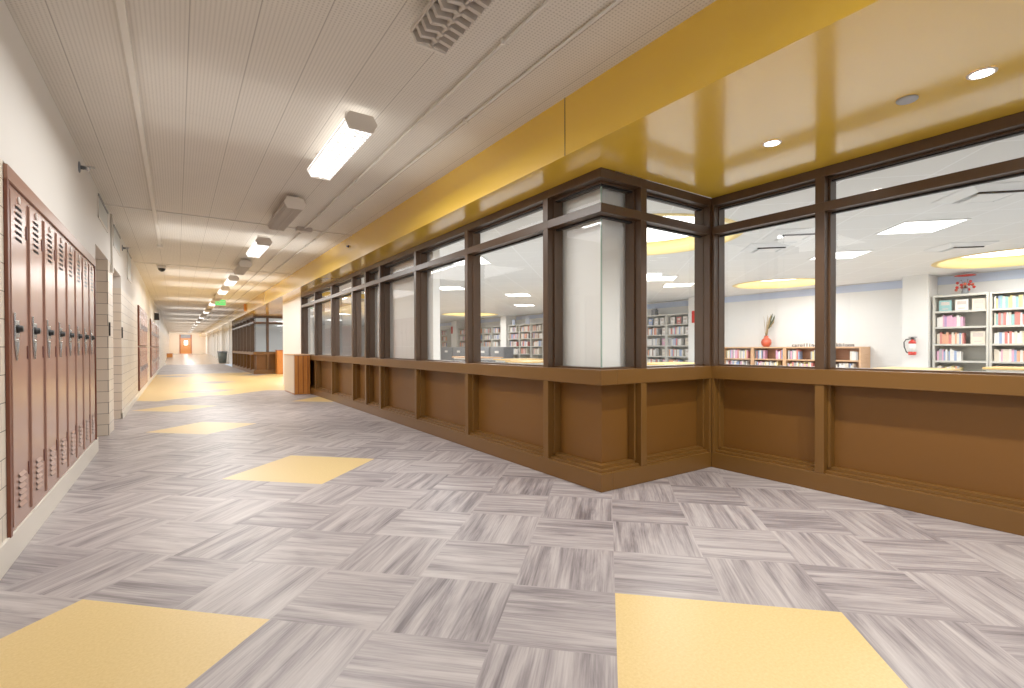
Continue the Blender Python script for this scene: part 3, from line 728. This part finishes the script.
for (x, y, rot, lab) in ((6.5, 1.35, PI/4, 'square ceiling air diffuser with a dark slot near the large panel light'), (6.75, 3.3, PI/4, 'square ceiling air diffuser with a dark slot above the low bookcases'),
                    (9.65, 2.3, PI/4, 'square ceiling air diffuser beside the yellow tray'), (7.3, 3.95, PI/4, 'faint square ceiling air diffuser behind the slotted one')):
    t = thing('air_diffuser', lab, 'air diffuser', (x, y, ZLIB), 'air diffusers in the library ceiling'); t.rotation_euler.z = rot
    q = MB(); vs = []
    prof = [(.31, -.002), (.30, -.012), (.2, -.05), (.19, -.05), (.17, -.012)]
    for r, z in prof: vs += [(x-r, y-r, ZLIB+z), (x+r, y-r, ZLIB+z), (x+r, y+r, ZLIB+z), (x-r, y+r, ZLIB+z)]
    q.add(vs, [(i*4+k, i*4+(k+1) % 4, (i+1)*4+(k+1) % 4, (i+1)*4+k) for i in range(4) for k in range(4)]); q.build('flared_frame', 'libwall', t)
    MB().box(x-.17, x+.17, y-.17, y+.17, ZLIB-.014, ZLIB-.011).build('throat', 'ventpanel', t)
    MB().box(x-.14, x+.14, y-.14, y+.14, ZLIB-.06, ZLIB-.05).build('core_plate', 'white', t)
    q = MB()
    q.box(x-.2, x-.172, y-.19, y+.19, ZLIB-.064, ZLIB-.0505)
    q.build('slot_edge', 'slot', t)

BOOKCOL = {k: paint('book_'+k, tuple(int(v*.72+235*.28) for v in c), .55, .08, 25) for k, c in dict(white=(236, 232, 226), cream=(228, 214, 190), pink=(228, 150, 190), purple=(150, 110, 176), red=(206, 84, 76),
    orange=(226, 140, 96), yellow=(230, 200, 110), teal=(110, 176, 178), blue=(120, 150, 204), navy=(70, 78, 120), green=(120, 160, 120), grey=(160, 160, 164), brown=(130, 96, 76), black=(58, 56, 60)).items()}
BOOKS = []        # (visible size in px, x front, y0, y1, z0, height, depth, colour, label, group)
def shelf_books(xf, y_left, y_right, z, palette, fill, rng, where, group, hmax=.25, face=None, start=0.0, dens=1.0):
    """books on one board; y_left is the picture-left (larger y) end."""
    n = 0; y = y_left-.02-start; stop = y_left-(y_left-y_right)*fill; out = []
    while True:
        w = rng.uniform(.020, .046)*dens
        if y-w < max(stop, y_right+.012): break
        h = hmax*rng.uniform(.78, 1.0); c = rng.choice(palette); n += 1
        out.append((y-w, y-.0015, h, c)); y -= w+.0008
    for k, (a, b, h, c) in enumerate(out):
        BOOKS.append((a, b, xf, z, h, c, '%s book, %s from left, %s' % (c, ORD[min(k, 29)], where), group, 'spine'))
    if face:
        for (yc, wd, hh, c) in face:
            BOOKS.append((yc-wd/2, yc+wd/2, xf, z, hh, c, '%s book facing outward, %s' % (c, where), group, 'face'))
SHELFZ = [.10, .48, .82, 1.163, 1.515, 1.84]
ROWN = ['bottom shelf', 'fifth shelf down', 'fourth shelf down', 'third shelf down', 'second shelf down', 'top shelf']
def grey_case(y0, y1, label, group, ztop=2.17, depth=.40, xf=13.0, boards=SHELFZ):
    t = thing('grey_bookcase', label, 'bookcase', (xf+depth/2, (y0+y1)/2, 0), group)
    a, b = min(y0, y1)+.002, max(y0, y1)-.002; xb = xf+depth
    for (p, q) in ((a, a+.035), (b-.035, b)): MB().box(xf, xb, p, q, 0, ztop).build('upright', 'shelf', t)
    MB().box(xb-.02, xb-.002, a+.036, b-.036, .0, ztop-.041).build('back_panel', 'shelfback', t)
    MB().box(xf, xb-.001, a+.036, b-.036, ztop-.04, ztop).build('top_board', 'shelf', t)
    for z in boards: MB().box(xf-.005, xb-.021, a+.036, b-.036, z-.035, z).build('shelf_board', 'shelf', t)
    return t
rng = random.Random(11)
grey_case(3.53, 2.66, 'light grey steel bookcase beside the fire extinguisher pillar', 'grey bookcases by the pillar')
grey_case(2.655, 1.785, 'light grey steel bookcase cut by the right edge of the frame', 'grey bookcases by the pillar')
pal = [['yellow', 'cream', 'orange', 'white', 'grey'], ['blue', 'white', 'cream', 'white', 'pink', 'grey'], ['brown', 'cream', 'red', 'blue', 'orange', 'orange', 'orange', 'cream'],
       ['purple', 'white', 'pink', 'pink', 'white', 'pink'], ['white']]
w1 = 'grey bookcase by the extinguisher, '
g1 = 'books on the grey bookcase by the pillar'
for r, (zi, fill) in enumerate(((1, .55), (2, .55), (3, .58), (4, .58))):
    face = None
    if zi == 3: face = [(2.83, .22, .25, 'cream')]
    shelf_books(13.06, 3.49, 2.70, SHELFZ[zi], pal[r], fill, rng, w1+ROWN[zi], g1, .24, face)
for yc, c in ((3.34, 'teal'), (3.08, 'white'), (2.82, 'cream')):
    BOOKS.append((yc-.1, yc+.1, 13.06, SHELFZ[5], .22, c, c+' book facing outward, '+w1+ROWN[5], g1, 'face'))
w2 = 'grey bookcase at right edge, '; g2 = 'books on the grey bookcase at the right edge'
pal2 = [['white', 'white', 'cream'], ['white', 'blue', 'pink', 'cream', 'orange', 'white'], ['purple', 'white', 'red', 'cream', 'blue', 'yellow', 'white'], ['white', 'teal', 'red', 'red', 'grey', 'cream', 'black'], ['white', 'blue', 'grey', 'cream', 'yellow', 'teal', 'white']]
for r, (zi, fill) in enumerate(((1, .6), (2, .9), (3, .9), (4, .62), (5, .7))):
    shelf_books(13.06, 2.615, 1.825, SHELFZ[zi], pal2[r], fill, rng, w2+ROWN[zi], g2, .25, [(1.98, .2, .22, 'blue')] if zi == 4 else None)
# bookcases seen through the return window
palm = ['white', 'cream', 'red', 'orange', 'grey', 'blue', 'white', 'brown', 'white']
for i, (ya, yb) in enumerate(((12.13, 11.25), (11.24, 10.36), (10.35, 9.47))):
    nm = ('left', 'middle', 'right')[i]
    grey_case(ya, yb, 'light grey bookcase seen through the return window, %s of three' % nm, 'grey bookcases seen through the return window')
    for zi in (1, 2, 3, 4, 5):
        wh = '%s grey bookcase behind return window, ' % nm
        g = 'books behind the return window'
        if zi == 5:
            for yc, c in ((ya-.2, rng.choice(palm)), (ya-.44, 'red' if i == 2 else 'white'), (ya-.68, 'white')):
                BOOKS.append((yc-.075, yc+.075, 13.06, SHELFZ[5], .22, c, c+' book facing outward, '+wh+ROWN[5], g, 'face'))
        else:
            shelf_books(13.06, ya-.04, yb+.04, SHELFZ[zi], palm, rng.uniform(.5, .78), rng, wh+ROWN[zi], g, .24, [(yb+.13, .12, .22, rng.choice(['white', 'pink', 'cream']))], dens=1.35)
# wooden bookcases under the plain wall
XW = 12.95
def wood_case(y0, y1, label, end=False):
    t = thing('wooden_bookcase', label, 'bookcase', (XW+.26, (y0+y1)/2, 0), 'low wooden bookcases along the library wall')
    a, b = y0+.001, y1-.001; xb = XB-.022
    for (p, q) in ((a, a+.04), (b-.04, b)): MB().box(XW, xb, p, q, 0, 1.075).build('side_panel', 'beech', t)
    MB().box(XW-.01, xb, a, b, 1.0755, 1.11).build('top_board', 'beech', t)
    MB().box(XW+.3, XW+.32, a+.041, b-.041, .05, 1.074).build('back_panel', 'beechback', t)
    for z in (.1, .45, .79): MB().box(XW+.005, XW+.299, a+.041, b-.041, z-.03, z).build('shelf_board', 'beech', t)
WY = [4.82, 5.69, 6.56, 7.43, 8.30]
wn = ['right-hand end one beyond the mullion', 'second from the right, half behind the mullion', 'one under the dried plant vase', 'left-hand one next to the inner corner post']
palw = ['white', 'grey', 'cream', 'pink', 'blue', 'red', 'yellow', 'white', 'black']
for i in range(4):
    wood_case(WY[i], WY[i+1], 'low beech bookcase in the library, '+wn[i])
    g = 'books in the low wooden bookcases'
    for z, rn in ((.79, 'top shelf'), (.45, 'lower shelf')):
        wh = 'low wooden bookcase, %s, %s' % (rn, ('right-hand end', 'second from right', 'under the vase', 'left-hand')[i])
        fl = {0: .3, 1: .45, 2: .4, 3: .9}[i] if z > .7 else .85
        shelf_books(XW+.04, WY[i+1]-.042, WY[i]+.042, z, palw, fl, rng, wh, g, .25 if z > .7 else .28)
        if z > .7 and i < 3:
            shelf_books(XW+.04, WY[i]+.042+.22, WY[i]+.042, z, palw, 1.0, rng, wh+', right group', g, .25)
far_units = []
y = 26.9
while y > 16.0:
    if any(a < y and y-.89 < b for a, b in ((19.55, 20.15), (24.65, 25.35))):
        y = 24.63 if y > 24.64 else 19.54
    far_units.append((y, y-.885)); y -= .89
FARZ = SHELFZ
for i, (ya, yb) in enumerate(far_units):
    grey_case(ya, yb, 'light grey bookcase in the long far row, %s from the left' % ORD[i], 'far row of grey bookcases')
NEARN = len(BOOKS)
for i, (ya, yb) in enumerate(far_units):
    for zi in (2, 3, 4, 5):
        shelf_books(13.06, ya-.04, yb+.04, SHELFZ[zi], palm, rng.uniform(.6, .95), rng, '', '', .25, dens=1.5)
def book_mesh(mat):
    # unit book: spine / cover faces -x; pages show on top and bottom; x 0..1 depth, y 0..1 width, z 0..1 height
    m = MB()
    m.box(0, .05, 0, 1, 0, 1, 0).box(.05, 1, 0, .1, 0, 1, 0).box(.05, 1, .9, 1, 0, 1, 0).box(.05, .95, .1, .9, .03, .97, 1)
    me = bpy.data.meshes.new('book'); me.from_pydata(m.v, [], m.f); me.materials.append(mat); me.materials.append(MAT['pages'])
    for p, k in zip(me.polygons, m.m): p.material_index = k
    bm = bmesh.new(); bm.from_mesh(me)
    bmesh.ops.recalc_face_normals(bm, faces=bm.faces); bm.to_mesh(me); bm.free()
    return me
def face_mesh(mat):
    m = MB(); m.box(0, .12, 0, 1, 0, 1, 0).box(.88, 1, 0, 1, 0, 1, 0).box(.12, .88, .0, .04, 0, 1, 0).box(.12, .88, .04, .98, .02, .98, 1)
    m.box(-.03, 0, .15, .85, .55, .85, 2); m.box(-.03, 0, .25, .75, .15, .25, 2)
    me = bpy.data.meshes.new('book'); me.from_pydata(m.v, [], m.f); me.materials.append(mat); me.materials.append(MAT['pages']); me.materials.append(MAT['plate'])
    for p, k in zip(me.polygons, m.m): p.material_index = k
    return me
BM = {k: book_mesh(v) for k, v in BOOKCOL.items()}; FM = {k: face_mesh(v) for k, v in BOOKCOL.items()}
def near_key(b):
    return (0 if 'at right edge' in b[6] or 'extinguisher' in b[6] else 1 if 'wooden' in b[6] and 'top shelf' in b[6] else 2 if ('middle grey' in b[6] or 'right grey' in b[6]) else 3 if 'wooden' in b[6] else 4)
near = sorted(BOOKS[:NEARN], key=near_key); singles = near[:300]; rest = near[300:] + BOOKS[NEARN:]
for (a, b, x, z, h, c, lab, g, kind) in singles:
    o = bpy.data.objects.new('book', BM[c] if kind == 'spine' else FM[c]); COL.objects.link(o)
    o.location = (x, a, z+.0005); o.scale = (.16 if kind == 'spine' else .03, b-a, h)
    tag(o, lab, 'book', g)
q = MB(); order = list(BOOKCOL)
for (a, b, x, z, h, c, lab, g, kind) in rest: q.box(x, x+(.16 if kind == 'spine' else .03), a, b, z+.0005, z+h, order.index(c))
o = q.build('library_books', [BOOKCOL[k] for k in order], loc=(13.1, 20, .48)); o['kind'] = 'stuff'; tag(o, 'many small coloured books filling the far grey bookcases', 'books')

# things on top of the bookcases
def lathe_pot(name, prof, c, mat, label, cat): return tag(MB().lathe(prof, c, 2, 24).build(name, mat, loc=c), label, cat)
lathe_pot('ceramic_vase', [(.07, 0), (.12, .06), (.135, .13), (.11, .2), (.06, .24), (.05, .28), (.06, .3)], (13.2, 7.17, 1.1105), 'orange', 'orange-red round vase on the low wooden bookcase', 'vase')
t = thing('dried_stems', 'tall bundle of dried stems and leaves standing in the orange vase', 'dried plant', (13.2, 7.17, 1.413))
for k in range(26):
    a = rng.uniform(0, 2*PI); lean = rng.uniform(.02, .14); top = rng.uniform(1.72, 2.02); zb0 = 1.405
    x1 = 13.2+math.cos(a)*lean*.7; y1 = 7.17-.1*rng.random()+math.sin(a)*lean*.8
    if k < 14: MB().tube([(13.2+math.cos(a)*.02, 7.17+math.sin(a)*.02, 1.414), ((13.2+x1)/2, (7.17+y1)/2, (1.3+top)/2), (x1, y1, top)], [.006, .008, .003], 5).build('stem', 'straw', t)
    else:
        yb = 7.17-.02-.01*k % .05
        MB().tube([(13.2, 7.17, 1.414), (13.2+.02*math.cos(a), 7.13, 1.6), (x1, y1-.06, top-.1), (x1, y1-.09, top)], [.006, .012, .022, .004], 5).build('stem', 'leaf' if k % 2 else 'straw', t)
t = thing('red_leaf_plant', 'small plant with red leaves standing on top of the grey bookcase', 'plant', (13.2, 3.06, 2.1705))
MB().lathe([(.05, 0), (.06, .04), (.045, .1), (.05, .12)], (13.2, 3.06, 2.1705), 2, 16).build('pot', 'cabinet', t)
for k in range(12):
    a = 2*PI*k/12+rng.random()*.3; r = rng.uniform(.06, .17); zt = 2.24+rng.uniform(.02, .19)
    x1 = 13.2+r*math.cos(a); y1 = 3.06+r*math.sin(a)
    MB().tube([(13.2, 3.06, 2.28), ((13.2+x1)/2, (3.06+y1)/2, zt+.06), (x1, y1, zt)], .004, 5).build('stem', 'brown', t)
    MB().lathe([(.002, -.03), (.022, -.012), (.03, .005), (.018, .025), (.002, .035)], (x1, y1, zt), 2, 8).build('leaf', 'red' if k % 3 else 'orange', t)
MB().lathe([(.02, .36), (.17, .375), (.17, .385), (.02, .4)], (13.2, 3.06, 2.1705), 2, 16).build('top_fan', 'red', t)
rx = Matrix.Rotation(PI/2, 3, 'X'); face_left = Matrix.Rotation(-PI/2, 3, 'Z') @ rx
for txt, yl, yr, wnm in (('carolline', 6.366, 5.82, 'on the bookcase left of the mullion'), ('atkbloon', 5.46, 5.003, 'on the bookcase right of the mullion')):
    n = len(txt)
    for k, ch in enumerate(txt):
        y = yl+(yr-yl)*k/(n-1)
        o = text_mesh('display_letter', ch, .12, .01, 'black', face_left, (13.0, y, 1.1145), bold=True)
        tag(o, 'small dark letter %s, %s of the word %s' % (ch, ORD[k]+' letter', wnm), 'letter', 'small letters standing on the low bookcases')
t = thing('fire_extinguisher', 'red and white fire extinguisher hung on the white library pillar', 'fire extinguisher', (12.82, 3.82, .93))
MB().lathe([(.06, 0), (.068, .01), (.068, .07)], (12.82, 3.82, .93), 2, 20).build('lower_band', 'red', t)
MB().lathe([(.068, .071), (.068, .24)], (12.82, 3.82, .93), 2, 20).build('label_band', 'white', t)
MB().lathe([(.068, .241), (.064, .28), (.03, .31), (.024, .33)], (12.82, 3.82, .93), 2, 20).build('shoulder', 'red', t)
MB().box(12.80, 12.84, 3.77, 3.86, 1.261, 1.285).box(12.805, 12.835, 3.74, 3.88, 1.30, 1.315).box(12.81, 12.83, 3.8, 3.84, 1.285, 1.3).build('valve', 'black', t)
MB().tube([(12.80, 3.85, 1.275), (12.79, 3.92, 1.26), (12.79, 3.955, 1.2), (12.79, 3.95, 1.1), (12.79, 3.915, 1.0), (12.79, 3.885, .97)], .012, 8).build('hose', 'black', t)
MB().box(12.885, 12.903, 3.78, 3.86, 1.05, 1.25).build('wall_hook', 'chrome', t)
for (y, z0, z1, w, mt, lab) in ((20.35, 2.1705, 2.52, .3, 'green', ''), (19.35, 2.1705, 2.42, .22, 'blue', 'pale blue upright board on the far grey bookcases'), (18.2, 2.1705, 2.45, .3, 'blue', 'light blue board on the far grey bookcases nearest the mullion')):
    if mt == 'green': continue
    tag(MB().box(13.15, 13.17, y-w/2, y+w/2, z0, z1).build('display_board', mt, loc=(13.16, y, z0)), lab, 'display board', 'boards standing on the far bookcases')
tag(MB().box(13.15, 13.17, 20.2, 20.5, 2.1705, 2.56).build('display_board', paint('teal_card', (70, 160, 130), .6, .08), loc=(13.16, 20.4, 2.1705)), 'teal green board standing on the far grey bookcases', 'display board', 'boards standing on the far bookcases')
tag(MB().box(13.1, 13.3, 10.9, 11.05, 2.1705, 2.36).box(13.12, 13.28, 10.93, 11.02, 2.36, 2.40).build('storage_box', 'cabinet', loc=(13.2, 10.97, 2.1705), bev=.01), 'dark grey box on top of the grey bookcase behind the return window', 'box')
tag(MB().box(12.82, 12.848, 9.12, 9.26, 1.84, 2.2).build('wall_sign', 'red', loc=(12.84, 9.2, 1.84)), 'red-orange sign on the library column behind the return window', 'sign')
tag(MB().box(12.87, 12.898, 25.1, 25.28, 1.9, 2.3).build('wall_sign', 'red', loc=(12.88, 25.2, 1.9)), 'narrow red sign on the far library column', 'sign')
def table(x, y, lx, ly, lab, top='tabletop'):
    t = thing('library_table', lab, 'table', (x, y, 0), 'tables in the library')
    MB().box(x-lx/2, x+lx/2, y-ly/2, y+ly/2, .70, .74).build('table_top', top, t, bev=.01)
    MB().box(x-lx/2+.06, x+lx/2-.06, y-ly/2+.06, y+ly/2-.06, .64, .699).build('apron', 'white', t)
    for a in (-1, 1):
        for b in (-1, 1): MB().tube([(x+a*(lx/2-.09), y+b*(ly/2-.09), .0), (x+a*(lx/2-.09), y+b*(ly/2-.09), .639)], .025, 10).build('leg', 'cabinet', t)
table(10.35, 3.05, .9, 1.0, 'golden topped library table in front of the extinguisher pillar')
table(12.2, 1.9, .8, 1.2, 'golden topped library table by the grey bookcase at the right')
table(9.6, 7.5, 1.6, .9, 'golden topped library table seen through the return window')
table(8.2, 10.95, 1.4, 1.0, 'golden topped library table before the far bookcases, nearer one')
table(9.2, 13.2, 1.4, 1.0, 'golden topped library table before the far bookcases, farther one')
table(9.9, 17.2, 1.0, 2.4, 'brown topped library table in front of the slate cabinets', 'beech')
for (y0, y1, nm) in ((17.65, 18.75, 'right-hand'), (18.85, 19.95, 'middle'), (21.1, 22.4, 'left-hand'), (22.45, 23.75, 'leftmost')):
    t = thing('slate_cabinet', 'low slate grey cabinet before the far bookcases, %s one' % nm, 'cabinet', (11.75, (y0+y1)/2, 0), 'slate cabinets before the far bookcases')
    MB().box(11.5, 12.0, y0, y1, 0, 1.13).build('carcass', 'cabinet', t, bev=.01)
    MB().box(11.485, 11.499, y0+.05, y1-.05, .62, 1.06).build('drawer', 'cabinet', t, bev=.005)
    MB().box(11.48, 11.4845, (y0+y1)/2-.16, (y0+y1)/2+.16, .86, .96).build('label_card', 'white', t)

# ------------------------------------------------------------------ light and world
w = bpy.data.worlds.new('world'); SC.world = w; w.use_nodes = True
bg = w.node_tree.nodes['Background']; bg.inputs[0].default_value = (.86, .92, 1, 1); bg.inputs[1].default_value = .5
area('end_wall_fill', (1.0, 68, 2.6), (1.0, 0, 0), 2, 2, 120)  # unseen fill added to brighten the end wall
for x, y in ((11.8, 2.0), (11.8, 5.9), (5.4, 4.8), (11, 19.7)): area('tray_lamp', (x, y, ZLIB+.15), (0, 0, 0), 1.2, 1.2, 20, (1, .99, .97))
area('entry_lamp', (4.6, 19.5, 2.4), (0, 0, 0), 2, 3, 60, (1, .95, .88))

# ------------------------------------------------------------------ camera
cam = bpy.data.cameras.new('camera'); co = bpy.data.objects.new('camera', cam); COL.objects.link(co)
yaw, pit, rol = .606, -.0082, -.0027
F = Vector((math.sin(yaw)*math.cos(pit), math.cos(yaw)*math.cos(pit), math.sin(pit))); R = Vector((math.cos(yaw), -math.sin(yaw), 0)); U = R.cross(F)
R2 = R*math.cos(rol)+U*math.sin(rol); U2 = -R*math.sin(rol)+U*math.cos(rol)
mt = Matrix((R2, U2, -F)).transposed().to_4x4(); mt.translation = (0, 0, 1.12)
co.matrix_world = mt
cam.sensor_width = 36; cam.sensor_fit = 'HORIZONTAL'; cam.lens = 492.4/1024*36; cam.shift_x = -5.93/1024; cam.shift_y = 7.19/1024; cam.clip_start = .02; cam.clip_end = 300
SC.camera = co
SC.view_settings.view_transform = 'Standard'
SC.view_settings.exposure = 0.52; SC.view_settings.gamma = 1.12
